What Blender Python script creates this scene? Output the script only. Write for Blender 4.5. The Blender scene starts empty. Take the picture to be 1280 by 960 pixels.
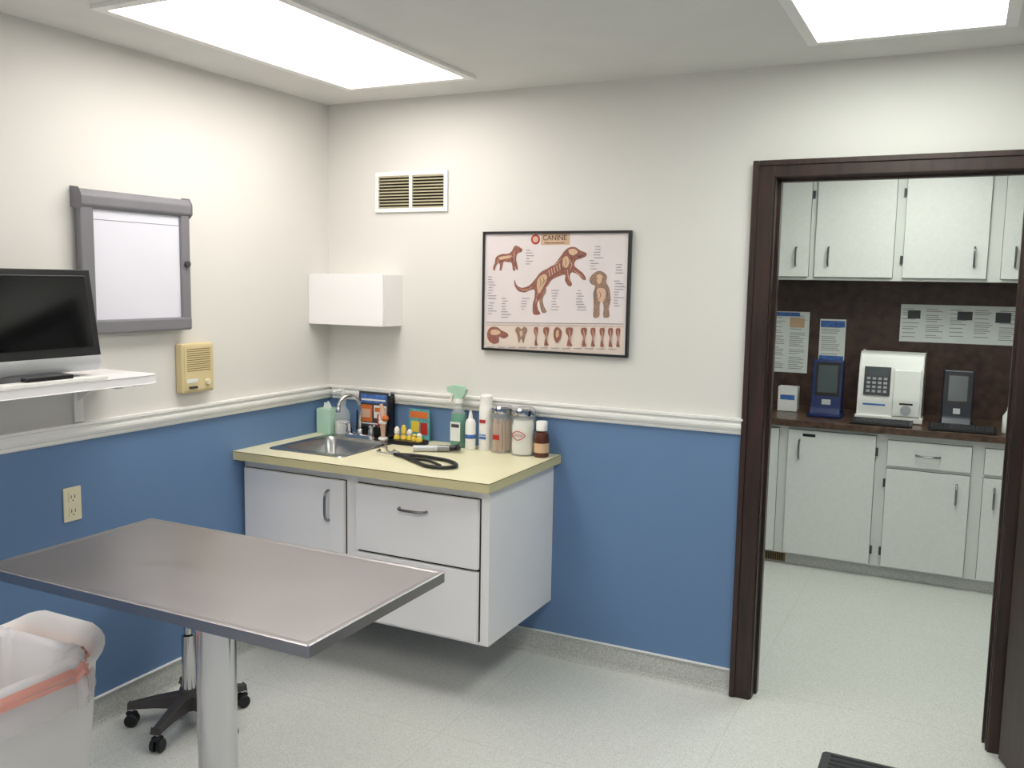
import bpy, bmesh, math, random
from mathutils import Vector, Matrix
from mathutils.geometry import tessellate_polygon
random.seed(4)
C=bpy.context.scene.collection
def lin(c):
    return tuple(((v/255)/12.92 if v/255<=.04045 else ((v/255+.055)/1.055)**2.4) for v in c)
def mat(name,rgb,rough=.5,metal=0.,var=.04,scale=6.,bump=0.,bscale=80.,alpha=1.,trans=0.,emit=0.,spec=.5,rvar=0.):
    m=bpy.data.materials.new(name); m.use_nodes=True; nt=m.node_tree; N=nt.nodes; L=nt.links
    b=N['Principled BSDF']; c=lin(rgb)
    b.inputs['Roughness'].default_value=rough; b.inputs['Metallic'].default_value=metal
    b.inputs['Alpha'].default_value=alpha; b.inputs['Transmission Weight'].default_value=trans
    b.inputs['Specular IOR Level'].default_value=spec
    tc=N.new('ShaderNodeTexCoord')
    n=N.new('ShaderNodeTexNoise'); n.inputs['Scale'].default_value=scale; n.inputs['Detail'].default_value=3
    L.new(tc.outputs['Object'],n.inputs['Vector'])
    r=N.new('ShaderNodeValToRGB'); r.color_ramp.elements[0].position=.3; r.color_ramp.elements[1].position=.7
    r.color_ramp.elements[0].color=tuple(v*(1-var) for v in c)+(1,); r.color_ramp.elements[1].color=tuple(min(1,v*(1+var)) for v in c)+(1,)
    L.new(n.outputs['Fac'],r.inputs['Fac']); L.new(r.outputs['Color'],b.inputs['Base Color'])
    if rvar:
        mr=N.new('ShaderNodeMapRange'); mr.inputs['To Min'].default_value=rough-rvar; mr.inputs['To Max'].default_value=rough+rvar
        L.new(n.outputs['Fac'],mr.inputs['Value']); L.new(mr.outputs['Result'],b.inputs['Roughness'])
    if bump:
        n2=N.new('ShaderNodeTexNoise'); n2.inputs['Scale'].default_value=bscale; L.new(tc.outputs['Object'],n2.inputs['Vector'])
        bp=N.new('ShaderNodeBump'); bp.inputs['Strength'].default_value=bump; bp.inputs['Distance'].default_value=.002
        L.new(n2.outputs['Fac'],bp.inputs['Height']); L.new(bp.outputs['Normal'],b.inputs['Normal'])
    if emit:
        b.inputs['Emission Color'].default_value=c+(1,); b.inputs['Emission Strength'].default_value=emit
    return m
def speckle(name,rgb,dark,lightc,rough=.35,scale=160,tile=0):
    m=bpy.data.materials.new(name); m.use_nodes=True; nt=m.node_tree; N=nt.nodes; L=nt.links; b=N['Principled BSDF']
    b.inputs['Roughness'].default_value=rough; b.inputs['Specular IOR Level'].default_value=.35
    tc=N.new('ShaderNodeTexCoord'); n=N.new('ShaderNodeTexNoise'); n.inputs['Scale'].default_value=scale; n.inputs['Detail'].default_value=2
    L.new(tc.outputs['Object'],n.inputs['Vector'])
    r=N.new('ShaderNodeValToRGB'); e=r.color_ramp.elements
    e[0].position=.36; e[0].color=lin(dark)+(1,); e[1].position=.64; e[1].color=lin(lightc)+(1,)
    x=e.new(.5); x.color=lin(rgb)+(1,)
    L.new(n.outputs['Fac'],r.inputs['Fac']); out=r.outputs['Color']
    if tile:
        br=N.new('ShaderNodeTexBrick'); br.offset=0; br.inputs['Scale'].default_value=1; br.inputs['Brick Width'].default_value=tile; br.inputs['Row Height'].default_value=tile
        br.inputs['Mortar Size'].default_value=.002; br.inputs['Color1'].default_value=(1,1,1,1); br.inputs['Color2'].default_value=(.985,.985,.985,1); br.inputs['Mortar'].default_value=(.86,.86,.84,1)
        L.new(tc.outputs['Object'],br.inputs['Vector'])
        mx=N.new('ShaderNodeMix'); mx.data_type='RGBA'; mx.blend_type='MULTIPLY'; mx.inputs[0].default_value=1
        L.new(out,mx.inputs[6]); L.new(br.outputs['Color'],mx.inputs[7]); out=mx.outputs[2]
    L.new(out,b.inputs['Base Color']); return m
def wood(name,a,bc,rough=.35,scl=(3,3,30)):
    m=bpy.data.materials.new(name); m.use_nodes=True; nt=m.node_tree; N=nt.nodes; L=nt.links; b=N['Principled BSDF']
    b.inputs['Roughness'].default_value=rough
    tc=N.new('ShaderNodeTexCoord'); mp=N.new('ShaderNodeMapping'); mp.inputs['Scale'].default_value=scl
    n=N.new('ShaderNodeTexNoise'); n.inputs['Scale'].default_value=3; n.inputs['Detail'].default_value=6
    L.new(tc.outputs['Object'],mp.inputs['Vector']); L.new(mp.outputs['Vector'],n.inputs['Vector'])
    r=N.new('ShaderNodeValToRGB'); r.color_ramp.elements[0].color=lin(a)+(1,); r.color_ramp.elements[1].color=lin(bc)+(1,)
    r.color_ramp.elements[0].position=.35; r.color_ramp.elements[1].position=.65
    L.new(n.outputs['Fac'],r.inputs['Fac']); L.new(r.outputs['Color'],b.inputs['Base Color']); return m

# ---------- materials
M_wall=mat('wall_paint_white',(219,217,212),.7,var=.012,scale=2,bump=.15,bscale=220)
M_blue=mat('wall_paint_blue',(100,131,171),.6,var=.02,scale=3,bump=.15,bscale=220)
M_ceil=mat('ceiling_paint',(222,221,218),.85,var=.02,bump=.2,bscale=150)
M_floor=speckle('floor_vinyl',(216,217,212),(200,202,195),(228,229,225),.33,260,.92)
M_base=speckle('baseboard_vinyl',(192,193,188),(172,174,169),(206,208,203),.4,200)
M_trim=mat('trim_white',(238,237,234),.4,var=.01)
M_dark=wood('dark_wood',(34,21,17),(58,36,28),.35,(14,14,1.2))
M_lam=mat('laminate_white',(243,241,242),.35,var=.01)
M_lam2=mat('laminate_mottled',(227,228,224),.4,var=.025,scale=60)
M_frame2=mat('lab_cabinet_frame',(218,220,215),.5,var=.02)
M_top=mat('countertop_cream',(228,223,190),.35,var=.02)
M_topedge=mat('countertop_edge',(208,199,154),.4,var=.02)
M_gap=mat('shadow_gap_dark',(45,42,40),.8)
M_steel=mat('brushed_steel',(168,165,168),.32,metal=1,var=.03,scale=5,rvar=.05)
M_sink=mat('sink_steel',(165,165,165),.28,metal=1,var=.06,scale=14)
M_chrome=mat('chrome',(205,205,208),.12,metal=1,var=.02)
M_bronze=mat('pull_metal',(140,140,142),.25,metal=1)
M_black=mat('black_plastic',(22,22,24),.35)
M_rub=mat('black_rubber',(18,20,24),.5)
M_screen=mat('screen_glass',(10,11,13),.08,var=0)
M_silver=mat('silver_plastic',(185,188,190),.35,metal=.3)
M_grey=mat('grey_plastic',(120,119,124),.45,var=.05,bump=.2)
M_dgrey=mat('dark_grey_plastic',(62,62,66),.45)
M_panel=mat('lightbox_acrylic',(222,222,232),.35,var=.01)
M_beige=mat('beige_plastic',(214,196,150),.45,var=.02)
M_beiged=mat('beige_dark',(120,98,62),.5)
M_ivory=mat('ivory_plastic',(226,218,188),.4)
M_vent=mat('vent_slat_tan',(176,168,138),.5)
M_voidd=mat('vent_void',(40,34,24),.9)
M_paper=mat('poster_paper',(220,211,211),.5,var=.02)
M_paperw=mat('paper_white',(225,230,226),.6)
M_tan=mat('poster_tan',(206,172,140),.6)
M_peach=mat('poster_strip',(218,202,190),.6)
M_dog=mat('poster_muscle',(142,90,78),.6,var=.3,scale=120)
M_dog2=mat('poster_dog_tan',(146,118,102),.6,var=.3,scale=120)
M_bone=mat('poster_bone',(208,172,148),.6)
M_ink=mat('poster_ink',(150,142,150),.6)
M_inkd=mat('ink_dark',(70,60,62),.6)
M_red=mat('red',(176,44,40),.45)
M_pink=mat('pink_drawstring',(240,172,158),.55)
M_bin=mat('bin_plastic',(238,236,233),.4,var=.02)
M_bag=mat('bag_plastic',(240,238,240),.3,bump=.6,bscale=30,alpha=.85)
M_bagc=mat('bag_clear',(232,222,226),.2,bump=.8,bscale=25,alpha=.4)
M_white=mat('white_plastic',(236,236,232),.35)
M_green=mat('green_liquid',(110,160,140),.15,alpha=.85)
M_greenc=mat('green_plastic',(172,206,186),.35)
M_clear=mat('clear_plastic',(225,232,232),.08,alpha=.28,var=0)
M_cotton=mat('cotton',(240,236,228),.9,bump=.8,bscale=60)
M_stick=mat('tongue_depressor_wood',(206,160,112),.6,var=.1)
M_brown=mat('amber_glass',(84,44,30),.12)
M_orange=mat('orange',(214,112,50),.5)
M_yellow=mat('yellow',(226,196,70),.4)
M_teal=mat('teal_print',(90,160,160),.5,var=.3,scale=60)
M_navy=mat('navy_plastic',(28,42,92),.35)
M_navyb=mat('navy_black_plastic',(20,24,44),.35)
M_bluep=mat('blue_print',(70,110,180),.5,var=.4,scale=40)
M_lcd=mat('lcd_grey',(70,80,84),.2)
M_stand=mat('stool_base_plastic',(70,66,66),.5)
M_wb=wood('backsplash_laminate',(56,39,32),(78,57,48),.4,(6,6,6))
M_wct=wood('lab_counter_laminate',(62,44,35),(100,77,62),.3,(8,8,8))
M_emit=mat('diffuser_panel',(255,249,243),.5,var=0,emit=8.6)
M_emitb=mat('diffuser_panel_cool',(249,255,247),.5,var=0,emit=8.6)
M_emit2=mat('diffuser_panel_lab',(249,255,246),.5,var=0,emit=10.5)

# ---------- geometry helpers
class G:
    def __init__(s,name,loc):
        s.o=bpy.data.objects.new(name,None); s.o.location=loc; s.o.empty_display_size=.05; C.objects.link(s.o); s.loc=Vector(loc)
def mk(name,verts,faces,mats,fm=None,g=None,smooth=False,bevel=0,seg=2,ang=35):
    vs=[Vector(v) for v in verts]
    mn=Vector([min(v[i] for v in vs) for i in range(3)]); mx=Vector([max(v[i] for v in vs) for i in range(3)]); c=(mn+mx)/2
    me=bpy.data.meshes.new(name); me.from_pydata([v-c for v in vs],[],faces)
    for m in (mats if isinstance(mats,(list,tuple)) else [mats]): me.materials.append(m)
    if fm:
        for p,i in zip(me.polygons,fm): p.material_index=i
    bm=bmesh.new(); bm.from_mesh(me)
    if bevel: bmesh.ops.bevel(bm,geom=list(bm.edges),offset=bevel,segments=seg,affect='EDGES',profile=.5,clamp_overlap=True)
    bmesh.ops.recalc_face_normals(bm,faces=bm.faces); bm.to_mesh(me); bm.free()
    if smooth:
        me.shade_smooth(); me.set_sharp_from_angle(angle=math.radians(ang))
    o=bpy.data.objects.new(name,me); C.objects.link(o)
    if g: o.parent=g.o; o.location=c-g.loc
    else: o.location=c
    return o
BF=[(0,3,2,1),(4,5,6,7),(0,1,5,4),(1,2,6,5),(2,3,7,6),(3,0,4,7)]
def boxes(name,L,mats,g=None,bevel=0,seg=2):
    V=[];F=[];fm=[]
    for b in L:
        x0,x1,y0,y1,z0,z1=b[:6]; mi=b[6] if len(b)>6 else 0; k=len(V)
        V+=[(x0,y0,z0),(x1,y0,z0),(x1,y1,z0),(x0,y1,z0),(x0,y0,z1),(x1,y0,z1),(x1,y1,z1),(x0,y1,z1)]
        F+=[tuple(k+i for i in f) for f in BF]; fm+=[mi]*6
    return mk(name,V,F,mats,fm,g,bevel=bevel,seg=seg)
def box(name,x0,x1,y0,y1,z0,z1,m,g=None,bevel=0,seg=2): return boxes(name,[(x0,x1,y0,y1,z0,z1)],m,g,bevel,seg)
def lathe(name,prof,c,m,g=None,seg=32,axis='z',fmz=None,sx=1,sy=1):
    V=[];F=[];n=len(prof);fm=[]
    for r,z in prof:
        for k in range(seg):
            a=2*math.pi*k/seg; p=(r*math.cos(a)*sx,r*math.sin(a)*sy,z)
            if axis=='x': p=(p[2],p[0],p[1])
            if axis=='y': p=(p[0],p[2],p[1])
            V.append((c[0]+p[0],c[1]+p[1],c[2]+p[2]))
    for i in range(n-1):
        for k in range(seg):
            F.append((i*seg+k,i*seg+(k+1)%seg,(i+1)*seg+(k+1)%seg,(i+1)*seg+k)); fm.append(fmz[i] if fmz else 0)
    if prof[0][0]>1e-5: F.append(tuple(range(seg))[::-1]); fm.append(fmz[0] if fmz else 0)
    if prof[-1][0]>1e-5: F.append(tuple((n-1)*seg+k for k in range(seg))); fm.append(fmz[-1] if fmz else 0)
    return mk(name,V,F,m,fm,g,smooth=True)
def smoothpts(P,n=8):
    P=[Vector(p) for p in P]; Q=[P[0]*2-P[1]]+P+[P[-1]*2-P[-2]]; out=[]
    for i in range(1,len(Q)-2):
        for k in range(n):
            t=k/n; a,b,c,d=Q[i-1:i+3]
            out.append(.5*((2*b)+(c-a)*t+(2*a-5*b+4*c-d)*t*t+(3*b-a-3*c+d)*t**3))
    out.append(P[-1]); return out
def tube(name,P,r,m,g=None,seg=12,sm=8):
    P=smoothpts(P,sm) if sm else [Vector(p) for p in P]; V=[];F=[]
    t=(P[1]-P[0]).normalized(); up=Vector((0,0,1)) if abs(t.z)<.9 else Vector((1,0,0)); n=t.cross(up).normalized()
    for i,p in enumerate(P):
        t=(P[min(i+1,len(P)-1)]-P[max(i-1,0)]).normalized(); n=(n-t*n.dot(t)).normalized(); b=t.cross(n)
        rr=r[0]+(r[1]-r[0])*i/(len(P)-1) if isinstance(r,tuple) else r
        for k in range(seg):
            a=2*math.pi*k/seg; V.append(p+n*math.cos(a)*rr+b*math.sin(a)*rr)
    for i in range(len(P)-1):
        for k in range(seg): F.append((i*seg+k,i*seg+(k+1)%seg,(i+1)*seg+(k+1)%seg,(i+1)*seg+k))
    F.append(tuple(range(seg))[::-1]); F.append(tuple((len(P)-1)*seg+k for k in range(seg)))
    return mk(name,V,F,m,None,g,smooth=True)
def rrect(x0,x1,y0,y1,r,n=6):
    out=[]
    for cx,cy,a0 in [(x1-r,y0+r,-90),(x1-r,y1-r,0),(x0+r,y1-r,90),(x0+r,y0+r,180)]:
        for k in range(n+1):
            a=math.radians(a0+90*k/n); out.append((cx+r*math.cos(a),cy+r*math.sin(a)))
    return out
def loft(name,rings,m,g=None,cap0=True,cap1=True,ang=40,zf=None,smooth=True):
    V=[];F=[];n=None
    for (x0,x1,y0,y1,z,r) in rings:
        R=rrect(x0,x1,y0,y1,r); n=len(R)
        for p in R: V.append((p[0],p[1],z+(zf(p[0],p[1],z) if zf else 0)))
    for i in range(len(rings)-1):
        for k in range(n): F.append((i*n+k,i*n+(k+1)%n,(i+1)*n+(k+1)%n,(i+1)*n+k))
    if cap0: F.append(tuple(range(n))[::-1])
    if cap1: F.append(tuple((len(rings)-1)*n+k for k in range(n)))
    return mk(name,V,F,m,None,g,smooth=smooth,ang=ang)
def prism(name,pts,a0,a1,axis,m,g=None,bevel=0,smooth=False):
    def P(p,a): return {'x':(a,p[0],p[1]),'y':(p[0],a,p[1]),'z':(p[0],p[1],a)}[axis]
    n=len(pts); V=[P(p,a0) for p in pts]+[P(p,a1) for p in pts]
    F=[tuple(range(n)),tuple(range(n,2*n))[::-1]]+[(i,(i+1)%n,n+(i+1)%n,n+i) for i in range(n)]
    return mk(name,V,F,m,None,g,bevel=bevel,smooth=smooth)
def text(name,s,size,loc,rot,m,g=None,align='CENTER'):
    cu=bpy.data.curves.new(name,'FONT'); cu.body=s; cu.size=size; cu.align_x=align; cu.align_y='CENTER'; cu.extrude=.0003; cu.materials.append(m)
    o=bpy.data.objects.new(name,cu); C.objects.link(o); o.rotation_euler=rot
    if g: o.parent=g.o; o.location=Vector(loc)-g.loc
    else: o.location=loc
    return o
RY=(math.radians(90),0,0)
def pull(name,c,axis,L,g,m=None,out=.028,r=.0055):
    x,y,z=c; h=L/2; P=[]
    for t,d in [(-1,0),(-.93,.6),(-.6,.95),(0,1),(.6,.95),(.93,.6),(1,0)]:
        P.append((x+t*h,y-d*out,z) if axis=='x' else (x,y-d*out,z+t*h))
    return tube(name,P,r,m or M_bronze,g,10,4)

# ---------- room shell
ZC=2.44; RX1=3.45; FY=-4.15; T=.12
DX0,DX1,DZ=2.078,2.905,2.035
zs=1.09
boxes('wall_back',[(-T,DX0-.01,0,T,0,zs,1),(-T,DX0-.01,0,T,zs,ZC,0),(DX0-.01,DX1+.01,0,T,DZ+.01,ZC,0),(DX1+.01,RX1+T,0,T,0,zs,1),(DX1+.01,RX1+T,0,T,zs,ZC,0)],[M_wall,M_blue])
boxes('wall_left',[(-T,0,FY,0,0,zs,1),(-T,0,FY,0,zs,ZC,0)],[M_wall,M_blue])
boxes('wall_right',[(RX1,RX1+T,FY,0,0,zs,1),(RX1,RX1+T,FY,0,zs,ZC,0)],[M_wall,M_blue])
boxes('wall_front',[(-T,RX1+T,FY-T,FY,0,zs,1),(-T,RX1+T,FY-T,FY,zs,ZC,0)],[M_wall,M_blue])
LX0,LX1,LY=.9,4.1,2.50
box('wall_lab_back',LX0-T,LX1+T,LY,LY+T,0,ZC,M_wall)
box('wall_lab_left',LX0-T,LX0,T,LY,0,ZC,M_wall)
box('wall_lab_right',LX1,LX1+T,T,LY,0,ZC,M_wall)
box('floor',-T,LX1+T,FY-T,LY+T,-.08,0,M_floor)
box('ceiling',-T,LX1+T,FY-T,LY+T,ZC,ZC+.08,M_ceil)
rp=[(0,1.058),(.010,1.058),(.014,1.064),(.014,1.072),(.022,1.078),(.026,1.088),(.026,1.098),(.018,1.104),(.018,1.110),(.028,1.114),(.028,1.123),(0,1.123)]
prism('trim_chair_rail_back',[(-p[0],p[1]) for p in rp],.028,2.0,'x',M_trim)
prism('trim_chair_rail_left',[(p[0],p[1]) for p in rp],FY,0,'y',M_trim)
prism('trim_chair_rail_right',[(RX1-p[0],p[1]) for p in rp],FY,0,'y',M_trim)
def cove(s): return [(0,0),(s*.022,0),(s*.014,.006),(s*.009,.02),(s*.008,.096),(s*.012,.098),(s*.012,.103),(0,.103)]
prism('baseboard_back',cove(-1),.02,2.0,'x',M_base)
prism('baseboard_left',cove(1),FY,0,'y',M_base)
boxes('trim_baseboard_cap',[(.009,2.0,-.0135,-.001,.1032,.107),(.0,.0135,FY,0,.1032,.107)],M_trim)
g=G('door_frame',((DX0+DX1)/2,0,0))
for nm,y0,y1 in [('casing_front',-.02,0),('casing_rear',T,T+.02)]:
    boxes(nm+'_left',[(DX0-.078,DX0-.004,y0,y1,0,2.092)],M_dark,g,.004)
    boxes(nm+'_right',[(DX1+.004,DX1+.078,y0,y1,0,2.092)],M_dark,g,.004)
    boxes(nm+'_head',[(DX0-.004,DX1+.004,y0,y1,DZ+.0,2.092)],M_dark,g,.004)
boxes('casing_bead',[(DX0-.084,DX0-.062,-.027,-.018,0,2.098),(DX1+.062,DX1+.084,-.027,-.018,0,2.098),(DX0-.062,DX1+.062,-.027,-.018,2.078,2.098)],M_dark,g,.003)
boxes('jamb',[(DX0-.012,DX0,-.005,T+.005,0,DZ),(DX1,DX1+.012,-.005,T+.005,0,DZ),(DX0-.012,DX1+.012,-.005,T+.005,DZ,DZ+.012),
   (DX0,DX0+.01,.05,.085,0,DZ),(DX1-.01,DX1,.05,.085,0,DZ),(DX0,DX1,.05,.085,DZ-.01,DZ)],M_dark,g)
# open door leaf, hinged on the right jamb, swung into the exam room
g=G('door_1',(2.96,-.04,0)); hx,hy=2.965,-.04; a=math.radians(-68); dx,dy=math.cos(a),math.sin(a)
V=[]
for z in (.008,2.02):
    for p,q in ((0,0),(.80,0),(.80,.04),(0,.04)): V.append((hx+dx*p-dy*q-.02,hy+dy*p+dx*q-.02,z))
mk('leaf',V,BF,M_dark,None,g,bevel=.002)
kx_,ky_=hx+dx*.74-.02,hy+dy*.74-.02
tube('knob_stem',[(kx_,ky_,.95),(kx_+dy*.04,ky_-dx*.04,.95)],.009,M_chrome,g,12,1)
lathe('knob',[(0,-.026),(.016,-.022),(.026,-.008),(.026,.008),(.016,.022),(0,.026)],(kx_+dy*.055,ky_-dx*.055,.95),M_chrome,g,20)
# ceiling lights
def fixture(name,x0,x1,y0,y1,me):
    g=G(name,((x0+x1)/2,(y0+y1)/2,ZC))
    boxes('frame',[(x0-.035,x1+.035,y0-.035,y0,ZC-.012,ZC+.0),(x0-.035,x1+.035,y1,y1+.035,ZC-.012,ZC),(x0-.035,x0,y0,y1,ZC-.012,ZC),(x1,x1+.035,y0,y1,ZC-.012,ZC)],M_trim,g)
    box('diffuser',x0,x1,y0,y1,ZC-.006,ZC-.001,me,g)
fixture('ceiling_light_panel',.36,.91,-1.52,-.31,M_emit)
fixture('ceiling_light_panel.001',2.25,2.79,-1.52,-.33,M_emitb)
fixture('ceiling_light_panel.002',2.2,2.75,.5,1.7,M_emit2)
fixture('added_fill_panel',.36,.91,-3.75,-2.55,M_emit)  # added fill light, out of view, to brighten the cabinet fronts
fixture('added_fill_panel.001',2.25,2.79,-3.75,-2.55,M_emit)  # second added fill panel, also unseen, lifts cabinet fronts and table

# ---------- sink cabinet
g=G('sink_cabinet',(.6,-.3,.252))
boxes('carcass',[(.002,1.20,-.588,-.002,.252,.27),(.002,.02,-.588,-.002,.27,.862),(1.18,1.20,-.588,-.002,.27,.862),(.02,1.18,-.02,-.002,.27,.862),
  (.545,.60,-.588,-.55,.27,.825),(.02,1.18,-.588,-.57,.825,.862),(1.16,1.18,-.588,-.56,.27,.825),(.6,1.16,-.58,-.57,.27,.825),(.02,.545,-.58,-.57,.27,.825)],M_lam,g)
boxes('reveal',[(.015,.545,-.5895,-.5882,.265,.824),(.600,1.165,-.5895,-.5882,.265,.823)],M_gap,g)
box('door',.017,.541,-.609,-.590,.268,.822,M_lam,g,.0015)
box('drawer_upper',.602,1.16,-.609,-.590,.552,.820,M_lam,g,.0015)
box('drawer_lower',.602,1.16,-.609,-.590,.268,.541,M_lam,g,.0015)
pull('door_pull',(.468,-.609,.715),'z',.125,g); pull('drawer_pull',(.875,-.609,.748),'x',.125,g); pull('drawer_pull_lower',(.875,-.609,.46),'x',.125,g)
hx0,hx1,hy0,hy1=.115,.455,-.50,-.15
boxes('countertop',[(.002,hx0,-.657,-.002,.864,.901),(hx1,1.231,-.657,-.002,.864,.901),(hx0,hx1,-.657,hy0,.864,.901),(hx0,hx1,hy1,-.002,.864,.901)],M_top,g)
boxes('edge_band',[(.002,1.2325,-.6585,-.6572,.866,.8995),(1.2312,1.2325,-.657,-.002,.866,.8995)],M_topedge,g)
boxes('edge_seam',[(.002,1.233,-.6592,-.6586,.898,.9005),(1.2326,1.2332,-.657,-.002,.898,.9005)],M_beiged,g)
g=G('sink_basin',(.28,-.32,.9))
loft('rim_and_bowl',[(.085,.485,-.545,-.095,.9012,.03),(.087,.483,-.543,-.097,.9045,.03),(.10,.47,-.53,-.15,.9045,.03),(.118,.452,-.495,-.155,.902,.045),(.125,.445,-.488,-.162,.89,.045),(.14,.43,-.47,-.18,.77,.05),(.17,.40,-.44,-.21,.76,.05)],M_sink,g,cap0=False,cap1=True)
lathe('drain',[(.0,.7605),(.035,.7605),(.038,.763),(.03,.764),(.0,.762)],(.285,-.325,0),M_chrome,g)
g=G('faucet',(.27,-.122,.9045))
loft('deck_plate',[(.19,.35,-.142,-.102,.9048,.018),(.192,.348,-.14,-.104,.918,.018),(.20,.34,-.134,-.110,.922,.012)],M_chrome,g)
tube('gooseneck',[(.27,-.122,.92),(.27,-.122,1.01),(.266,-.124,1.065),(.25,-.148,1.10),(.232,-.185,1.098),(.222,-.210,1.07),(.22,-.218,1.045)],.0085,M_chrome,g)
lathe('collar',[(.018,.92),(.018,.93),(.012,.945),(.0,.945)],(.27,-.122,0),M_chrome,g)
lathe('aerator',[(.011,1.03),(.011,1.05),(.009,1.053)],(.22,-.218,0),M_chrome,g)
for i,x in enumerate((.208,.332)):
    lathe('handle_%d'%i,[(.015,.92),(.015,.935),(.011,.95),(.014,.956),(.012,.966),(0,.968)],(x,-.122,0),M_chrome,g)
    tube('lever_%d'%i,[(x,-.122,.96),(x+(-.02 if i==0 else .02),-.14,.968),(x+(-.035 if i==0 else .04),-.155,.972)],.005,M_chrome,g)

# ---------- counter items
Z=.9015
def bottle(name,x,y,prof,m,fm=None):
    g=G(name,(x,y,Z)); lathe('body',[(r,Z+z) for r,z in prof],(x,y,0),m,g,fmz=fm); return g
g=bottle('soap_dispenser',.135,-.075,[(0,0),(.034,0),(.038,.006),(.038,.09),(.034,.11),(.016,.13),(.014,.145),(0,.145)],M_clear)
lathe('soap',[(0,Z+.004),(.034,Z+.004),(.034,Z+.06),(0,Z+.06)],(.135,-.075,0),M_white,g)
lathe('pump_collar',[(0,Z+.145),(.018,Z+.145),(.018,Z+.165),(.006,Z+.17),(.006,Z+.2),(.012,Z+.2),(.012,Z+.215),(0,Z+.216)],(.135,-.075,0),M_clear,g)
tube('spout',[(.135,-.075,Z+.207),(.12,-.1,Z+.207),(.112,-.115,Z+.2)],.005,M_white,g)
g=G('tissue_box',(.055,-.07,Z))
loft('box',[(.012,.092,-.12,-.035,Z,.008),(.012,.092,-.12,-.035,Z+.115,.008),(.016,.088,-.116,-.039,Z+.12,.008)],M_greenc,g)
prism('tissue',[(.03,Z+.118),(.036,Z+.145),(.046,Z+.138),(.055,Z+.152),(.066,Z+.14),(.076,Z+.118)],-.085,-.078,'y',M_paperw,g)
g=G('brochure_holder',(.31,-.05,Z))
boxes('tray',[(.215,.40,-.075,-.032,Z,Z+.01),(.215,.40,-.038,-.032,Z,Z+.205),(.215,.221,-.075,-.032,Z,Z+.12),(.394,.40,-.075,-.032,Z,Z+.2),(.215,.40,-.078,-.073,Z,Z+.05)],M_black,g)
boxes('brochures',[(.226,.388,-.068,-.062,Z+.012,Z+.212,0),(.23,.384,-.058,-.053,Z+.012,Z+.2,1),(.228,.386,-.049,-.044,Z+.012,Z+.216,2)],[M_dgrey,M_bluep,M_paperw],g)
boxes('brochure_print',[(.235,.38,-.0688,-.068,Z+.16,Z+.2,0),(.235,.30,-.0688,-.068,Z+.07,Z+.15,1),(.31,.38,-.0688,-.068,Z+.09,Z+.15,2),(.24,.375,-.0694,-.0688,Z+.17,Z+.178,2),(.24,.29,-.0694,-.0688,Z+.09,Z+.13,3),(.315,.375,-.0694,-.0688,Z+.12,Z+.14,1),(.235,.38,-.0688,-.068,Z+.06,Z+.066,2)],[M_bluep,M_orange,M_paperw,M_bone],g)
g=G('knee_joint_model',(.385,-.098,Z)); kx,ky=.385,-.103
lathe('stand_base',[(0,Z+.0),(.022,Z),(.022,Z+.008),(.018,Z+.012),(0,Z+.012)],(kx,ky,0),M_white,g)
tube('tibia',[(kx,ky,Z+.01),(kx,ky,Z+.05),(kx-.004,ky,Z+.075)],(.009,.016),M_bone,g)
lathe('tibial_head',[(0,Z+.07),(.02,Z+.075),(.022,Z+.085),(0,Z+.09)],(kx-.004,ky,0),M_cotton,g)
lathe('condyle_1',[(0,Z+.086),(.012,Z+.09),(.016,Z+.1),(.012,Z+.112),(0,Z+.116)],(kx-.014,ky,0),M_white,g)
lathe('condyle_2',[(0,Z+.086),(.012,Z+.09),(.016,Z+.1),(.012,Z+.112),(0,Z+.116)],(kx+.012,ky,0),M_orange,g)
tube('femur',[(kx-.001,ky,Z+.105),(kx-.004,ky,Z+.135),(kx-.012,ky,Z+.165)],(.016,.008),M_bone,g)
tube('ligament',[(kx-.018,ky-.012,Z+.12),(kx-.016,ky-.02,Z+.095),(kx-.012,ky-.014,Z+.06)],.004,M_red,g)
g=G('pet_booklet',(.535,-.03,Z)); o=box('card',.485,.595,-.041,-.033,Z,Z+.145,M_teal,g)
boxes('print',[(.492,.588,-.0418,-.041,Z+.105,Z+.135,0),(.5,.54,-.0418,-.041,Z+.04,Z+.09,1),(.548,.585,-.0418,-.041,Z+.03,Z+.085,2)],[M_orange,M_yellow,M_red],g)
g=G('dental_model',(.54,-.13,Z))
loft('base',[(.455,.625,-.175,-.085,Z,.01),(.457,.623,-.173,-.087,Z+.018,.01)],M_black,g)
for i in range(5):
    x=.478+i*.031; h=.045+.018*math.sin(i*1.3+.5)
    lathe('gum_%d'%i,[(0,Z+.018),(.015,Z+.018),(.014,Z+.03),(.009,Z+.036),(0,Z+.037)],(x,-.128+.01*math.sin(i),0),M_yellow,g,12)
    lathe('tooth_%d'%i,[(.007,Z+.034),(.012,Z+.042),(.012,Z+.018+h*.8),(.006,Z+.018+h),(0,Z+.02+h)],(x,-.128+.01*math.sin(i),0),M_yellow if i%2 else M_cotton,g,12)
g=G('otoscope',(.76,-.22,Z+.014))
tube('handle',[(.66,-.275,Z+.0145),(.75,-.225,Z+.0145)],.0135,M_silver,g,16,1)
tube('grip',[(.75,-.225,Z+.0145),(.795,-.2,Z+.0145)],.0142,M_bronze,g,16,1)
tube('head',[(.795,-.2,Z+.0145),(.82,-.186,Z+.018),(.835,-.178,Z+.022)],(.012,.016),M_black,g,16,2)
tube('speculum',[(.83,-.19,Z+.02),(.845,-.215,Z+.014)],(.012,.004),M_black,g,16,1)
g=G('stethoscope',(.8,-.42,Z))
z=Z+.0085
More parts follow.
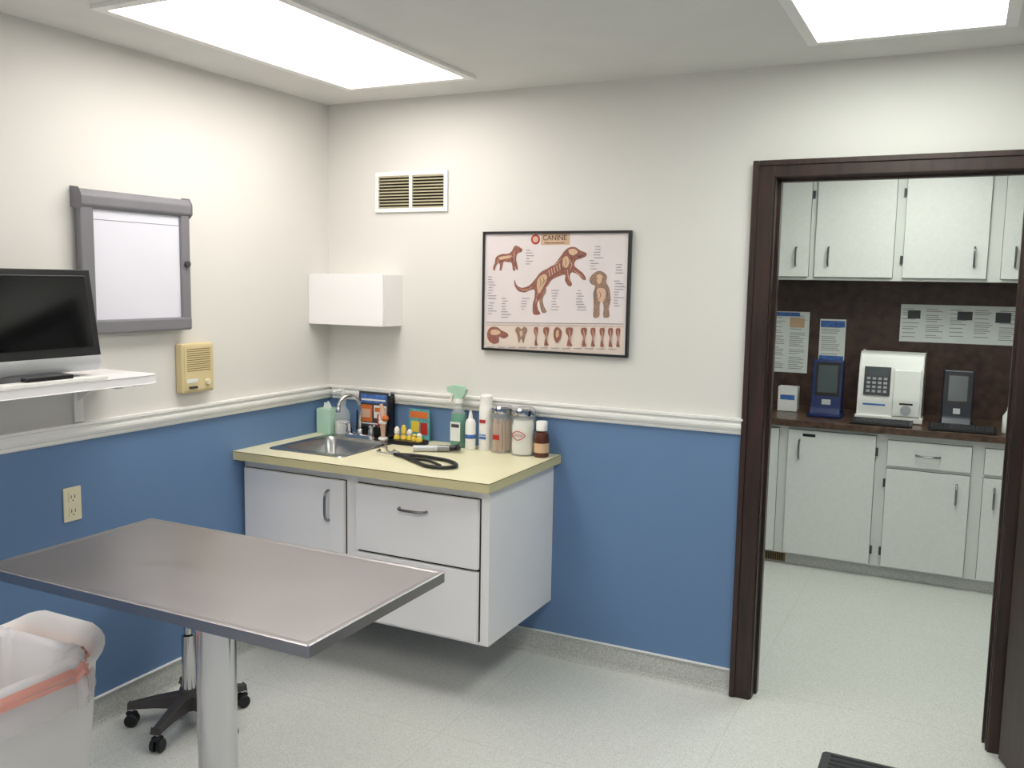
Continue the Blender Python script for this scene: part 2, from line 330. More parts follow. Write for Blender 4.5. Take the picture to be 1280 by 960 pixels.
tube('binaural_1',[(.50,-.265,z),(.53,-.285,z),(.56,-.33,z),(.60,-.37,z),(.65,-.40,z)],.0035,M_chrome,g)
tube('binaural_2',[(.55,-.37,z),(.56,-.40,z+.004),(.60,-.415,z+.004),(.65,-.41,z)],.0035,M_chrome,g)
for i,p in enumerate([(.495,-.262),(.548,-.365)]): lathe('eartip_%d'%i,[(0,-.007),(.006,-.004),(.006,.004),(0,.007)],(p[0],p[1],z+.001),M_rub,g,12)
tube('yoke',[(.65,-.40,z),(.70,-.415,z),(.74,-.42,z)],.0075,M_rub,g)
tube('tubing',[(.66,-.395,z),(.74,-.38,z),(.82,-.385,z),(.90,-.40,z),(.965,-.44,z),(.99,-.49,z),(.96,-.53,z),(.89,-.535,z),(.83,-.50,z),(.76,-.455,z),(.70,-.42,z+.002)],.0075,M_rub,g)
tube('tubing_tail',[(.70,-.425,z),(.76,-.44,z),(.85,-.455,z+.002),(.93,-.50,z)],.006,M_rub,g)
lathe('chestpiece',[(0,Z+.0005),(.022,Z+.0005),(.024,Z+.004),(.022,Z+.009),(.008,Z+.013),(.008,Z+.018),(0,Z+.018)],(.62,-.36,0),M_chrome,g)
x,y=.765,-.07
g=G('spray_bottle',(x,y,Z))
lathe('body',[(0,Z),(.034,Z),(.038,Z+.006),(.038,Z+.12),(.033,Z+.15),(.016,Z+.185),(.014,Z+.2),(0,Z+.2)],(x,y,0),[M_green,M_clear],g,fmz=[0,0,0,0,1,1,1],sx=1,sy=.8)
lathe('collar',[(0,Z+.195),(.019,Z+.195),(.018,Z+.215),(0,Z+.216)],(x,y,0),M_white,g)
prism('trigger_head',[(x-.05,Z+.245),(x-.052,Z+.262),(x-.02,Z+.272),(x+.02,Z+.27),(x+.036,Z+.255),(x+.03,Z+.236),(x+.012,Z+.215),(x-.01,Z+.215),(x-.018,Z+.24)],y-.013,y+.013,'y',M_greenc,g,.003)
prism('trigger',[(x-.03,Z+.242),(x-.04,Z+.22),(x-.044,Z+.195),(x-.036,Z+.197),(x-.03,Z+.22),(x-.018,Z+.24)],y-.006,y+.006,'y',M_white,g)
boxes('label',[(x-.024,x+.026,y-.0325,y-.0315,Z+.03,Z+.115,0),(x-.018,x+.02,y-.0332,y-.0325,Z+.09,Z+.105,1)],[M_paperw,M_inkd],g)
g=bottle('white_dispenser_bottle',.842,-.10,[(0,0),(.021,0),(.023,.005),(.023,.115),(.018,.13),(.01,.137),(.009,.15),(.004,.172),(0,.173)],M_white)
lathe('label',[(.0235,Z+.05),(.0235,Z+.068)],(.842,-.10,0),M_bluep,g)
g=bottle('aerosol_can',.900,-.065,[(0,0),(.030,0),(.031,.004),(.031,.185),(.028,.192),(.027,.195),(.027,.235),(.02,.242),(0,.243)],M_white)
boxes('label',[(.885,.912,-.0985,-.094,Z+.12,Z+.135,0),(.885,.915,-.0985,-.094,Z+.05,Z+.06,1),(.885,.915,-.0985,-.094,Z+.066,Z+.07,1)],[M_red,M_bluep],g)
def jar(name,x,y,r,h):
    g=G(name,(x,y,Z))
    lathe('glass',[(0,Z),(r*.95,Z),(r,Z+.006),(r,Z+h-.03),(r*.93,Z+h-.018),(r*.93,Z+h-.012)],(x,y,0),M_clear,g)
    lathe('lid',[(0,Z+h-.018),(r*1.0,Z+h-.018),(r*1.02,Z+h-.012),(r*1.02,Z+h+.004),(r*.9,Z+h+.012),(0,Z+h+.014)],(x,y,0),M_chrome,g)
    return g
x,y=.985,-.08; g=jar('tongue_depressor_jar',x,y,.048,.19)
for i in range(26):
    a=i*2.4; rr=.006+.03*math.sqrt(i/26); px,py=x+rr*math.cos(a),y+rr*math.sin(a); w=.0055
    boxes('stick_%d'%i,[(px-w,px+w,py-.0012,py+.0012,Z+.006,Z+.135+.012*math.sin(i*7))],M_stick,g).rotation_euler=(0,.03*math.sin(i*3),a*.2)
boxes('label',[(x-.018,x+.014,y-.0495,y-.048,Z+.06,Z+.08)],M_red,g)
x,y=1.09,-.085; g=jar('cotton_jar',x,y,.052,.19)
lathe('cotton_fill',[(0,Z+.006),(.044,Z+.006),(.047,Z+.03),(.045,Z+.08),(.047,Z+.12),(.04,Z+.15),(0,Z+.158)],(x,y,0),M_cotton,g)
tube('label_ring',[(x-.032,y-.047,Z+.09),(x,y-.056,Z+.108),(x+.032,y-.047,Z+.09),(x,y-.056,Z+.070),(x-.032,y-.047,Z+.09)],.0018,M_red,g,6)
text('label_text','COTTON',.0115,(x,y-.0565,Z+.089),RY,M_red,g)
g=bottle('amber_medicine_bottle',1.177,-.085,[(0,0),(.030,0),(.032,.005),(.032,.085),(.028,.1),(.016,.11),(.015,.118),(0,.118)],M_brown)
lathe('cap',[(0,Z+.112),(.024,Z+.112),(.024,Z+.148),(.022,Z+.151),(0,Z+.151)],(1.177,-.085,0),M_white,g)
lathe('label',[(.0325,Z+.02),(.0325,Z+.06)],(1.177,-.085,0),M_tan,g)

# ---------- back wall items
g=G('wall_cabinet',(.21,-.076,1.4226))
boxes('carcass',[(.002,.419,-.134,-.001,1.4226,1.6544)],M_lam,g,.001)
box('door',.002,.417,-.152,-.136,1.4226,1.6544,M_lam,g,.0015)
g=G('air_vent',(.47,-.01,2.03))
vx0,vx1,vz0,vz1=.278,.661,1.938,2.118
boxes('frame',[(vx0,vx1,-.012,-.0005,vz1-.018,vz1),(vx0,vx1,-.012,-.0005,vz0,vz0+.018),(vx0,vx0+.018,-.012,-.0005,vz0+.018,vz1-.018),(vx1-.018,vx1,-.012,-.0005,vz0+.018,vz1-.018),((vx0+vx1)/2-.008,(vx0+vx1)/2+.008,-.012,-.0005,vz0+.018,vz1-.018)],M_trim,g,.001)
box('void',vx0+.018,vx1-.018,-.003,-.0006,vz0+.018,vz1-.018,M_voidd,g)
L=[];n=11
for i in range(n):
    z=vz0+.022+i*(vz1-vz0-.044)/(n-1)
    for a,b in ((vx0+.018,(vx0+vx1)/2-.008),((vx0+vx1)/2+.008,vx1-.018)): L.append((a,b,-.010,-.004,z-.0028,z+.0028))
boxes('louvers',L,M_vent,g)
# poster
PX0,PX1,PZ0,PZ1=.848,1.5217,1.3334,1.8463
g=G('canine_anatomy_poster',((PX0+PX1)/2,-.012,PZ0))
boxes('frame',[(PX0,PX1,-.022,-.001,PZ1-.010,PZ1),(PX0,PX1,-.022,-.001,PZ0,PZ0+.010),(PX0,PX0+.008,-.022,-.001,PZ0+.01,PZ1-.01),(PX1-.010,PX1,-.022,-.001,PZ0+.01,PZ1-.01)],M_black,g)
box('paper',PX0+.008,PX1-.01,-.013,-.002,PZ0+.01,PZ1-.01,M_paper,g)
LAY=[0]
def layer():
    LAY[0]+=1; return -.0132-.00008*LAY[0]
def pp(px,py):
    u=(px-605)/184; v=1-(py-289)/(149+7*u); return (PX0+u*(PX1-PX0),PZ0+v*(PZ1-PZ0))
def pshape(nm,pts,m,sm=True):
    if sm:
        n=len(pts); W=[]
        for i in range(n):
            a,b,c,d=[Vector(pts[(i+j)%n]) for j in (-1,0,1,2)]
            for t in (0,.25,.5,.75): W.append(tuple(.5*((2*b)+(c-a)*t+(2*a-5*b+4*c-d)*t*t+(3*b-a-3*c+d)*t**3)))
        pts=W
    Q=[pp(*p) for p in pts]; y=layer()
    V=[(q[0],y,q[1]) for q in Q]
    F=[tuple(t) for t in tessellate_polygon([[Vector((q[0],q[1],0)) for q in Q]])]
    return mk(nm,V,F,m,None,g)
def prects(nm,R,m):
    V=[];F=[]; y=layer()
    for a,b,c,e in R:
        k=len(V)
        for p in ((a,e),(c,e),(c,b),(a,b)): q=pp(*p); V.append((q[0],y,q[1]))
        F.append((k,k+1,k+2,k+3))
    return mk(nm,V,F,m,None,g)
def strokes(nm,PL,m,w=.45):
    V=[];F=[];y=layer()
    for pl in PL:
        P=smoothpts([(p[0],p[1],0) for p in pl],4); k=len(V)
        for i,p in enumerate(P):
            t=(P[min(i+1,len(P)-1)]-P[max(i-1,0)]).normalized(); ww=w*(1-.7*abs(2*i/(len(P)-1)-1))
            for sg in (-1,1): q=pp(p.x-t.y*ww*sg,p.y+t.x*ww*sg); V.append((q[0],y,q[1]))
        for i in range(len(P)-1): F.append((k+2*i,k+2*i+1,k+2*i+3,k+2*i+2))
    mk(nm,V,F,m,None,g)
prects('bottom_strip',[(610,404,783,440)],M_peach)
prects('title_banner',[(680,292,716,306)],M_tan)
text('title','CANINE',.030,(pp(697,297)[0],-.0142,pp(697,297.5)[1]),RY,M_inkd,g)
text('subtitle','MUSCULAR ANATOMY',.009,(pp(697,303.5)[0],-.0142,pp(697,303.5)[1]),RY,M_inkd,g)
c=pp(673,299); lathe('badge',[(0,-.0137),(.021,-.0137),(.021,-.0142),(0,-.0142)],(c[0],0,c[1]),M_red,g,20,'y'); lathe('badge_in',[(0,-.0143),(.013,-.0143),(.013,-.0146),(0,-.0146)],(c[0],0,c[1]),M_bone,g,20,'y')
pshape('leaping_dog_far_leg',[(678,358),(686,357),(688,364),(684,372),(685,381),(689,389),(683,390),(680,380),(679,370)],M_dog2)
leap=[(647,349),(650,356),(657,359),(666,356),(673,349),(680,340),(689,335),(698,329),(705,320),(710,313),(716,309),(723,309),(729,313),(736,316),(736,320),(730,323),(724,325),(722,331),(727,336),(733,341),(737,348),(733,349),(727,343),(719,340),(717,347),(720,355),(716,357),(711,350),(711,343),(703,345),(695,349),(690,356),(685,362),(682,370),(677,378),(678,386),(681,392),(672,392),(671,380),(673,372),(673,362),(668,362),(660,365),(652,363),(647,356)]
pshape('leaping_dog',leap,M_dog)
pshape('thigh_muscle',[(677,348),(685,342),(689,347),(685,356),(679,366),(676,359)],M_tan)
for i in range(6):
    x=690+i*3.2; y0=337-i*2.0; pshape('rib_%d'%i,[(x,y0),(x+.9,y0-.5),(x+2.6,y0+8-i*.3),(x+1.7,y0+8.4-i*.3)],M_bone,False)
pshape('shoulder_muscle',[(708,323),(713,320),(716,327),(713,334),(709,332)],M_tan)
pshape('face_muscle',[(715,312),(722,311),(726,315),(721,319),(716,317)],M_tan)
pshape('standing_dog',[(618.5,336.5),(620.8,336.8),(622,332),(625.5,328),(627.5,331),(627,337),(629.5,337),(631,331),(632.5,326.5),(637,327),(642,327.5),(643.5,331),(645,337.5),(647.5,337.5),(647.3,332),(648.8,336),(651,336.5),(650,330),(648.7,325),(649,319),(651,315.5),(655,314.5),(656.5,311.5),(652,308),(647.5,306.5),(645,309),(643,313),(638,316.5),(630,317),(624.5,319),(621.5,322),(620.5,328),(618.8,332)],M_dog)
pshape('standing_dog_tone',[(626,321),(637,319),(642,318.5),(643,321),(634,323),(628,324)],M_tan)
pshape('seated_dog',[(741,348),(746,341),(752,338),(758,340),(762,345),(761,352),(765,360),(767,374),(765,384),(766,394),(759,395),(759,382),(756,374),(754,382),(754,394),(747,395),(747,380),(746,366),(748,357),(743,354)],M_dog2)
pshape('seated_dog_tone',[(751,360),(759,360),(761,368),(758,376),(753,375),(751,367)],M_bone)
pshape('seated_dog_face',[(750,344),(753,342),(757,345),(755,352),(752,354),(750,350)],M_tan)
strokes('muscle_lines_light',[[(676,370),(678,364),(682,360)],[(675,378),(676,372)],[(692,333),(700,329),(707,322)],[(716,323),(719,330),(717,337)],[(714,336),(715,344),(717,352)],[(721,337),(728,342),(734,347)],[(654,360),(662,362),(670,358)],[(646,312),(646,318),(646,326)],[(623,328),(626,324)]],M_bone)
strokes('muscle_lines_dark',[[(679,346),(681,352),(679,360)],[(682,344),(685,350),(682,358)],[(684,352),(692,346),(703,341)],[(710,322),(712,328),(711,333)],[(706,323),(707,332),(709,340)],[(712,316),(718,320),(719,327)],[(722,318),(728,320),(734,318)],[(640,318),(643,322),(644,327)],[(626,325),(630,326),(633,324)],[(750,357),(748,366),(750,378)],[(761,357),(763,366),(762,378)],[(753,362),(755,368),(753,374)],[(750,347),(752,348)],[(755,347),(757,348)]],M_inkd,.4)
R=[]
for bx,by,n in [(611,345,9),(660,312,6),(740,325,4),(655,372,5),(694,362,8),(725,362,8),(770,350,10),(630,372,8),(745,308,5),(612,378,5),(770,330,4)]:
    for k in range(n): R.append((bx+random.random()*2,by+k*3.4,bx+5+random.random()*8,by+k*3.4+.8))
prects('annotation_lines',R,M_ink)
prects('rule_lines',[(610,402.8,783,403.6),(610,406,783,406.5)],M_ink)
# detail strip: skull, pelvis, heart and limb studies
def limb(cx,s,nm):
    pshape(nm,[(cx-2*s,409),(cx+2.2*s,409),(cx+2*s,416),(cx+1*s,421),(cx+1.2*s,427),(cx+2.4*s,431),(cx-1.2*s,431.5),(cx-1*s,426),(cx-.6*s,420),(cx-2.2*s,415)],M_dog)
    strokes(nm+'_line',[[(cx-.4*s,411),(cx+.4*s,417),(cx,425)]],M_bone,.5)
pshape('skull',[(612,415),(617,409),(625,409),(631,413),(638,416),(640,420),(634,423),(628,421),(627,428),(620,430),(613,425)],M_dog); pshape('skull_tone',[(617,413),(624,412),(630,416),(624,419),(617,418)],M_bone)
pshape('pelvis',[(649,412),(653,408),(657,411),(661,408),(665,412),(662,420),(660,429),(657,423),(654,429),(652,420)],M_dog2); pshape('pelvis_tone',[(655,414),(659,414),(658,420),(656,420)],M_bone)
for i,(cx,s_) in enumerate([(676,1.1),(689,1.5),(718,1.8),(736,1.5),(747,1.2),(758,1.2),(768,1.2),(777,1.1)]): limb(cx,s_,'limb_%d'%i)
pshape('heart',[(699,412),(703,408),(708,412),(708,420),(703,428),(699,421)],M_dog); pshape('heart_tone',[(702,413),(705,412),(705,419),(702,421)],M_tan)
prects('caption_lines',[(612+i*14,434,622+i*14,434.9) for i in range(12)]+[(612,442-4.5,640,442-3.9)],M_ink)
# ---------- left wall items
g=G('xray_light_box',(.03,-1.15,1.427))
ly0,ly1,lz0,lz1=-1.394,-.908,1.427,1.928
box('housing',.001,.030,ly0+.01,ly1-.01,lz0+.01,lz1-.02,M_grey,g,.004)
box('acrylic_panel',.030,.034,ly0+.045,ly1-.045,lz0+.045,lz1-.06,M_panel,g)
boxes('film_lines',[(.034,.0346,ly0+.047,ly1-.047,lz1-.105,lz1-.103)],M_grey,g)
box('side_near',.022,.045,ly0,ly0+.055,lz0,lz1-.04,M_grey,g,.006); box('side_far',.022,.045,ly1-.045,ly1,lz0,lz1-.04,M_grey,g,.006)
box('bottom_bar',.022,.048,ly0,ly1,lz0,lz0+.05,M_grey,g,.008)
prism('top_grip',[(.002,lz1-.06),(.04,lz1-.07),(.052,lz1-.058),(.052,lz1-.025),(.04,lz1-.004),(.002,lz1)],ly0-.002,ly1+.003,'y',M_grey,g,.005)
lathe('switch',[(0,.045),(.012,.045),(.012,.056),(0,.057)],(0,ly1-.022,1.68),M_dgrey,g,16,'x')
g=G('wall_intercom',(.02,-.875,1.18))
iy0,iy1,iz0,iz1=-.958,-.792,1.178,1.372
box('body',.001,.038,iy0,iy1,iz0,iz1,M_beige,g,.006)
box('face',.038,.041,iy0+.01,iy1-.01,iz0+.01,iz1-.01,M_beige,g,.001)
boxes('speaker_slots',[(.041,.0415,iy0+.022,iy1-.022,iz0+.085+i*.0085,iz0+.088+i*.0085) for i in range(11)],M_beiged,g)
lathe('dial',[(0,.041),(.012,.041),(.011,.052),(0,.053)],(0,iy1-.04,iz0+.038),M_ivory,g,16,'x')
boxes('control_plate',[(.041,.0425,iy0+.02,iy0+.075,iz0+.04,iz0+.055)],M_paperw,g)
boxes('lever',[(.041,.056,iy0+.03,iy0+.062,iz0+.018,iz0+.026)],M_dgrey,g)
g=G('wall_outlet',(.004,-1.435,.78))
box('plate',.001,.006,-1.47,-1.40,.78,.90,M_ivory,g,.002)
for i,z in enumerate((.815,.865)):
    loft('receptacle_%d'%i,[(.002,.0085,-1.452,-1.418,z-.016,.003),(.002,.0085,-1.452,-1.418,z+.016,.003)],M_ivory,g)
    boxes('slots_%d'%i,[(.0085,.009,-1.444,-1.441,z-.004,z+.008),(.0085,.009,-1.430,-1.427,z-.004,z+.008),(.0085,.009,-1.438,-1.433,z-.013,z-.009)],M_inkd,g)
g=G('wall_shelf',(.14,-1.8,1.27))
prism('board',[(.001,-2.35),(.29,-2.35),(.29,-1.34),(.275,-1.30),(.24,-1.285),(.001,-1.285)],1.272,1.30,'z',M_lam,g,.002)
for i,y in enumerate((-1.40,-2.1)):
    boxes('bracket_%d'%i,[(.001,.012,y-.018,y+.018,1.125,1.272),(.012,.22,y-.011,y+.011,1.255,1.2715)],M_trim,g,.001)
    prism('gusset_%d'%i,[(.012,1.20),(.012,1.256),(.10,1.256)],y-.003,y+.003,'y',M_trim,g)
box('edge_cleat',.19,.22,-1.34,-1.30,1.258,1.2715,M_trim,g)
g=G('television_monitor',(.15,-1.68,1.30))
my0,my1=-1.96,-1.433
o=boxes('housing',[(.10,.15,my0,my1,1.365,1.648,0),(.15,.153,my0+.022,my1-.022,1.392,1.628,1)],[M_black,M_screen],g,.002); o.rotation_euler=(0,math.radians(-9),0)
o=boxes('rear_bulge',[(.06,.10,my0+.07,my1-.07,1.40,1.6)],M_black,g,.012); o.rotation_euler=(0,math.radians(-9),0)
loft('speaker_bar',[(.09,.168,my0+.01,my1+.006,1.322,.02),(.085,.178,my0+.0,my1+.01,1.345,.025),(.10,.172,my0+.005,my1+.004,1.370,.02)],M_silver,g)
loft('foot',[(.05,.235,my0+.12,my1-.1,1.3005,.04),(.055,.225,my0+.125,my1-.105,1.312,.04),(.10,.15,my0+.2,my1-.18,1.33,.02)],M_dgrey,g)
boxes('logo',[(.1685,.1690,-1.72,-1.67,1.374,1.380)],M_silver,g)
g=G('cable_box',(.2,-1.7,1.30))
boxes('body',[(.242,.286,-1.86,-1.50,1.3005,1.314)],M_white,g,.004)
boxes('remote',[(.25,.278,-1.78,-1.62,1.3142,1.327)],M_black,g,.003)

# ---------- exam table
g=G('exam_table',(1.08,-1.855,0))
tx0,tx1,ty0,ty1=.56,1.60,-2.125,-1.588
loft('top',[(tx0+.03,tx1-.03,ty0+.03,ty1-.03,.862,.004),(tx0,tx1,ty0,ty1,.874,.004),(tx0,tx1,ty0,ty1,.899,.004),(tx0+.002,tx1-.002,ty0+.002,ty1-.002,.901,.004),(tx0+.010,tx1-.010,ty0+.010,ty1-.010,.9008,.004),(tx0+.016,tx1-.016,ty0+.016,ty1-.016,.8995,.004)],M_steel,g,smooth=False)
boxes('under_frame',[(.80,1.36,-1.99,-1.72,.835,.862)],M_steel,g,.003)
lathe('column_collar',[(0,.80),(.075,.80),(.075,.836),(0,.836)],(1.08,-1.855,0),M_steel,g)
lathe('column',[(0,.03),(.05,.03),(.05,.80),(0,.80)],(1.08,-1.855,0),M_chrome,g,48)
lathe('base',[(0,.001),(.24,.001),(.24,.012),(.22,.02),(.08,.035),(.06,.05),(0,.05)],(1.08,-1.855,0),M_steel,g,48)

# ---------- stool
sx,sy=.29,-1.20
g=G('rolling_stool',(sx,sy,0))
for i in range(5):
    a=math.radians(-75+72*i); dx,dy=math.cos(a),math.sin(a); nx,ny=-dy,dx; V=[]
    for rr,w,z0,z1 in [(.025,.028,.07,.125),(.12,.022,.072,.11),(.215,.018,.068,.088)]:
        for s,z in ((-1,z0),(1,z0),(.75,z1),(-.75,z1)): V.append((sx+dx*rr+nx*w*s,sy+dy*rr+ny*w*s,z))
    F=[(0,1,2,3),(8,11,10,9)]
    for j in range(2):
        for k in range(4): F.append((j*4+k,j*4+(k+1)%4,j*4+4+(k+1)%4,j*4+4+k))
    mk('leg_%d'%i,V,F,M_stand,None,g,bevel=.004)
    cx,cy=sx+dx*.205,sy+dy*.205
    lathe('caster_stem_%d'%i,[(0,.045),(.007,.045),(.007,.075),(0,.075)],(cx,cy,0),M_chrome,g,10)
    for s in (-1,1):
        o=lathe('caster_%d_%d'%(i,s),[(0,-.008),(.021,-.008),(.024,-.005),(.024,.005),(.021,.008),(0,.008)],(cx+nx*.013*s,cy+ny*.013*s,.0245),M_rub,g,20,'y')
        o.rotation_euler=(0,0,a)
    boxes('hood_%d'%i,[(cx-.016,cx+.016,cy-.016,cy+.016,.04,.056)],M_rub,g,.005)
lathe('hub',[(0,.065),(.04,.065),(.042,.11),(.035,.135),(.024,.14),(0,.14)],(sx,sy,0),M_stand,g)
lathe('gas_post',[(0,.135),(.024,.135),(.024,.34),(.015,.345),(.015,.47),(0,.47)],(sx,sy,0),M_chrome,g)
lathe('seat',[(0,.47),(.15,.47),(.17,.48),(.175,.505),(.165,.53),(.12,.54),(0,.54)],(sx,sy,0),M_black,g,40)

# ---------- trash bin
g=G('trash_bin',(.47,-2.0,0))
bx0,bx1,by0,by1=.24,.672,-2.30,-1.80
def zf(x,y,z):
    if z<.5: return 0
    t=min(1,max(0,(y-(by1-.14))/.12)); u=(x-(bx0+bx1)/2-.0)/((bx1-bx0)/2)
    return t*.05*max(0,1-abs(u)**3)
R=[(bx0+.07,bx1-.07,by0+.09,by1-.08,.001,.05),(bx0+.06,bx1-.06,by0+.08,by1-.07,.02,.06),(bx0+.03,bx1-.03,by0+.03,by1-.03,.44,.09),(bx0+.02,bx1-.02,by0+.02,by1-.02,.55,.10),(bx0+.01,bx1-.01,by0+.01,by1-.01,.565,.11),(bx0,bx1,by0,by1,.590,.11),(bx0+.006,bx1-.006,by0+.006,by1-.006,.598,.11),(bx0+.02,bx1-.02,by0+.02,by1-.02,.585,.10),(bx0+.035,bx1-.035,by0+.035,by1-.035,.52,.09),(bx0+.07,bx1-.07,by0+.08,by1-.07,.05,.05)]
loft('bin_shell',R,M_bin,g,zf=zf,ang=60)
def bagring(off,z,wob,n=96,ph=0):
    R=rrect(bx0-off,bx1+off,by0-off,by1+off-.09,.10,24); out=[]
    cx,cy=(bx0+bx1)/2,(by0+by1)/2
    for i,(x,y) in enumerate(R):
        w=wob*math.sin(i*1.1+ph)+wob*.8*math.sin(i*.43+1+ph); d=Vector((x-cx,y-cy)).normalized()
        out.append((x+d.x*(w*.5+abs(wob)*.5),y+d.y*(w*.5+abs(wob)*.5),z+w))
    return out
def ribbon(nm,rings,m):
    n=len(rings[0]); V=[p for r in rings for p in r]; F=[]
    for i in range(len(rings)-1):
        for k in range(n): F.append((i*n+k,i*n+(k+1)%n,(i+1)*n+(k+1)%n,(i+1)*n+k))
    return mk(nm,V,F,m,None,g,smooth=True,ang=70)
ribbon('bag_fold',[bagring(-.05,.42,.004),bagring(-.045,.50,.008,ph=.5),bagring(-.03,.60,.005),bagring(-.004,.615,.003),bagring(.008,.605,.003),bagring(.010,.58,.006)],M_bag)
ribbon('drawstring_hem',[bagring(.012,.598,.006),bagring(.015,.586,.007),bagring(.014,.574,.008)],M_pink)
ribbon('drawstring_tail',[bagring(.013,.572,.011,ph=1.2),bagring(.016,.560,.012,ph=1.2)],M_pink)
ribbon('bag_skirt',[bagring(.011,.585,.006),bagring(.018,.54,.010,ph=.4),bagring(.015,.49,.018,ph=.8)],M_bagc)

# ---------- floor scale by doorway
g=G('pet_floor_scale',(2.6,-.62,0))
loft('platform',[(2.41,2.89,-.87,-.385,.012,.01),(2.40,2.90,-.88,-.38,.02,.012),(2.40,2.90,-.88,-.38,.045,.012),(2.405,2.895,-.875,-.385,.05,.012)],M_dgrey,g)
boxes('ribs',[(2.43,2.87,-.86+i*.03,-.85+i*.03,.05,.0515) for i in range(16)],M_rub,g)
for i,(x,y) in enumerate([(2.45,-.83),(2.85,-.83),(2.45,-.43),(2.85,-.43)]): lathe('foot_%d'%i,[(0,0),(.02,0),(.02,.013),(0,.013)],(x,y,0),M_rub,g,16)

# ---------- lab cabinets
CY=1.86; g=G('lab_base_cabinet',(2.3,2.15,0))
cx0,cx1=1.0,3.95
boxes('carcass',[(cx0,cx1,CY,LY-.022,.07,.83)],M_frame2,g)
boxes('toe_kick',[(cx0,cx1,CY+.03,LY-.022,.001,.07)],M_base,g)
def front(nm,x0,x1,z0,z1,y=CY):
    box(nm+'_gap',x0-.002,x1+.002,y-.0015,y-.0005,z0-.002,z1+.002,M_gap,g); box(nm,x0,x1,y-.019,y-.002,z0,z1,M_lam2,g,.0015)
front('door_1',1.36,1.815,.08,.81); front('door_2',1.87,2.343,.08,.81)
front('drawer_1',2.405,2.822,.655,.795); front('door_3',2.405,2.822,.08,.635)
front('drawer_2',2.885,3.30,.655,.795); front('door_4',2.885,3.30,.08,.635); front('door_5',3.36,3.8,.08,.81)
pull('pull_2',(1.935,CY-.019,.70),'z',.11,g); pull('pull_d1',(2.61,CY-.019,.725),'x',.12,g); pull('pull_3',(2.76,CY-.019,.53),'z',.11,g); pull('pull_4',(2.94,CY-.019,.53),'z',.11,g)
boxes('hinges',[(2.343,2.356,CY-.017,CY-.001,z,z+.045) for z in (.14,.70)]+[(2.392,2.405,CY-.017,CY-.001,z,z+.045) for z in (.14,.53)],M_dgrey,g)
boxes('label',[(1.95,2.02,CY-.0198,CY-.019,.775,.792)],M_black,g)
boxes('countertop',[(cx0,cx1,CY-.045,LY-.022,.832,.87)],M_wct,g,.003)
boxes('toe_vent',[(1.76,1.88,CY+.018,CY+.0295,.012,.06,0)]+[(1.77+i*.013,1.777+i*.013,CY+.016,CY+.018,.018,.054,1) for i in range(8)],[M_beiged,M_voidd],g)
box('lab_backsplash_panel',cx0,cx1,LY-.02,LY-.001,.001,1.671,M_wb)
UY=2.17; g=G('lab_upper_cabinet',(2.3,2.3,1.67))
boxes('carcass',[(cx0,cx1,UY,LY-.001,1.672,2.34)],M_frame2,g)
for i,(a,b) in enumerate([(1.45,1.883),(1.918,2.35),(2.402,2.83),(2.90,3.33),(3.37,3.8)]): front('door_%d'%i,a,b,1.69,2.275,UY)
for i,x in enumerate([1.81,1.995,2.765,2.965]): pull('pull_%d'%i,(x,UY-.019,1.81),'z',.11,g)
boxes('hinges',[(2.386,2.400,UY-.017,UY-.001,z,z+.045) for z in (1.77,2.15)]+[(1.89,1.902,UY-.017,UY-.001,z,z+.045) for z in (2.15,)],M_dgrey,g)
def notice(nm,x0,x1,z0,z1,cols):
    g=G(nm,((x0+x1)/2,LY-.021,z0)); box('sheet',x0,x1,LY-.0225,LY-.0205,z0,z1,M_paperw,g)
    R=[];w=(x1-x0)/cols
    for c in range(cols):
        z=z1-.025
        while z>z0+.02:
            R.append((x0+c*w+.012,x0+c*w+.012+(w-.03)*random.uniform(.6,1),LY-.0235,LY-.0225,z-.004,z)); z-=random.choice([.012,.012,.024])
    boxes('print',R,[M_ink],g)
    return g
g=notice('wall_notice',1.60,1.86,1.08,1.47,2); boxes('banner',[(1.61,1.8,LY-.0245,LY-.0235,1.44,1.465,0),(1.74,1.83,LY-.0255,LY-.0235,1.37,1.43,1)],[M_bluep,M_tan],g)
g=notice('wall_notice.001',1.925,2.08,1.14,1.43,1); boxes('banner',[(1.93,2.075,LY-.0245,LY-.0235,1.38,1.42),(1.93,2.075,LY-.0245,LY-.0235,1.15,1.2)],M_bluep,g)
g=notice('wall_notice.002',2.39,3.04,1.31,1.535,5); boxes('banner',[(2.43,2.5,LY-.0245,LY-.0235,1.45,1.5),(2.7,2.78,LY-.0245,LY-.0235,1.45,1.5),(2.9,2.98,LY-.0245,LY-.0235,1.44,1.5)],M_dgrey,g)
K=.872
g=G('blood_analyzer',(2.39,2.15,K)); ax0,ax1,ay=2.215,2.555,2.02
prism('body',[(ay,K),(ay,K+.12),(ay+.03,K+.30),(ay+.06,K+.375),(ay+.09,K+.385),(ay+.30,K+.385),(ay+.32,K+.36),(ay+.32,K)],ax0,ax1,'x',M_white,g,.008)
boxes('plinth',[(ax0-.01,ax1+.01,ay-.015,ay+.1,K,K+.035)],M_white,g,.006)
prism('keypad_panel',[(ay-.004,K+.15),(ay+.022,K+.31),(ay+.026,K+.31),(ay+.01,K+.15)],ax0+.03,ax0+.17,'x',M_dgrey,g)
for r in range(4):
    for c in range(4):
        z=K+.165+r*.024; y=ay-.0035+(z-K-.15)*.1625; boxes('key_%d%d'%(r,c),[(ax0+.045+c*.03,ax0+.064+c*.03,y-.003,y,z,z+.014)],M_silver,g)
prism('display',[(ay+.0135,K+.262),(ay+.0205,K+.302),(ay+.024,K+.302),(ay+.02,K+.262)],ax0+.045,ax0+.155,'x',M_lcd,g)
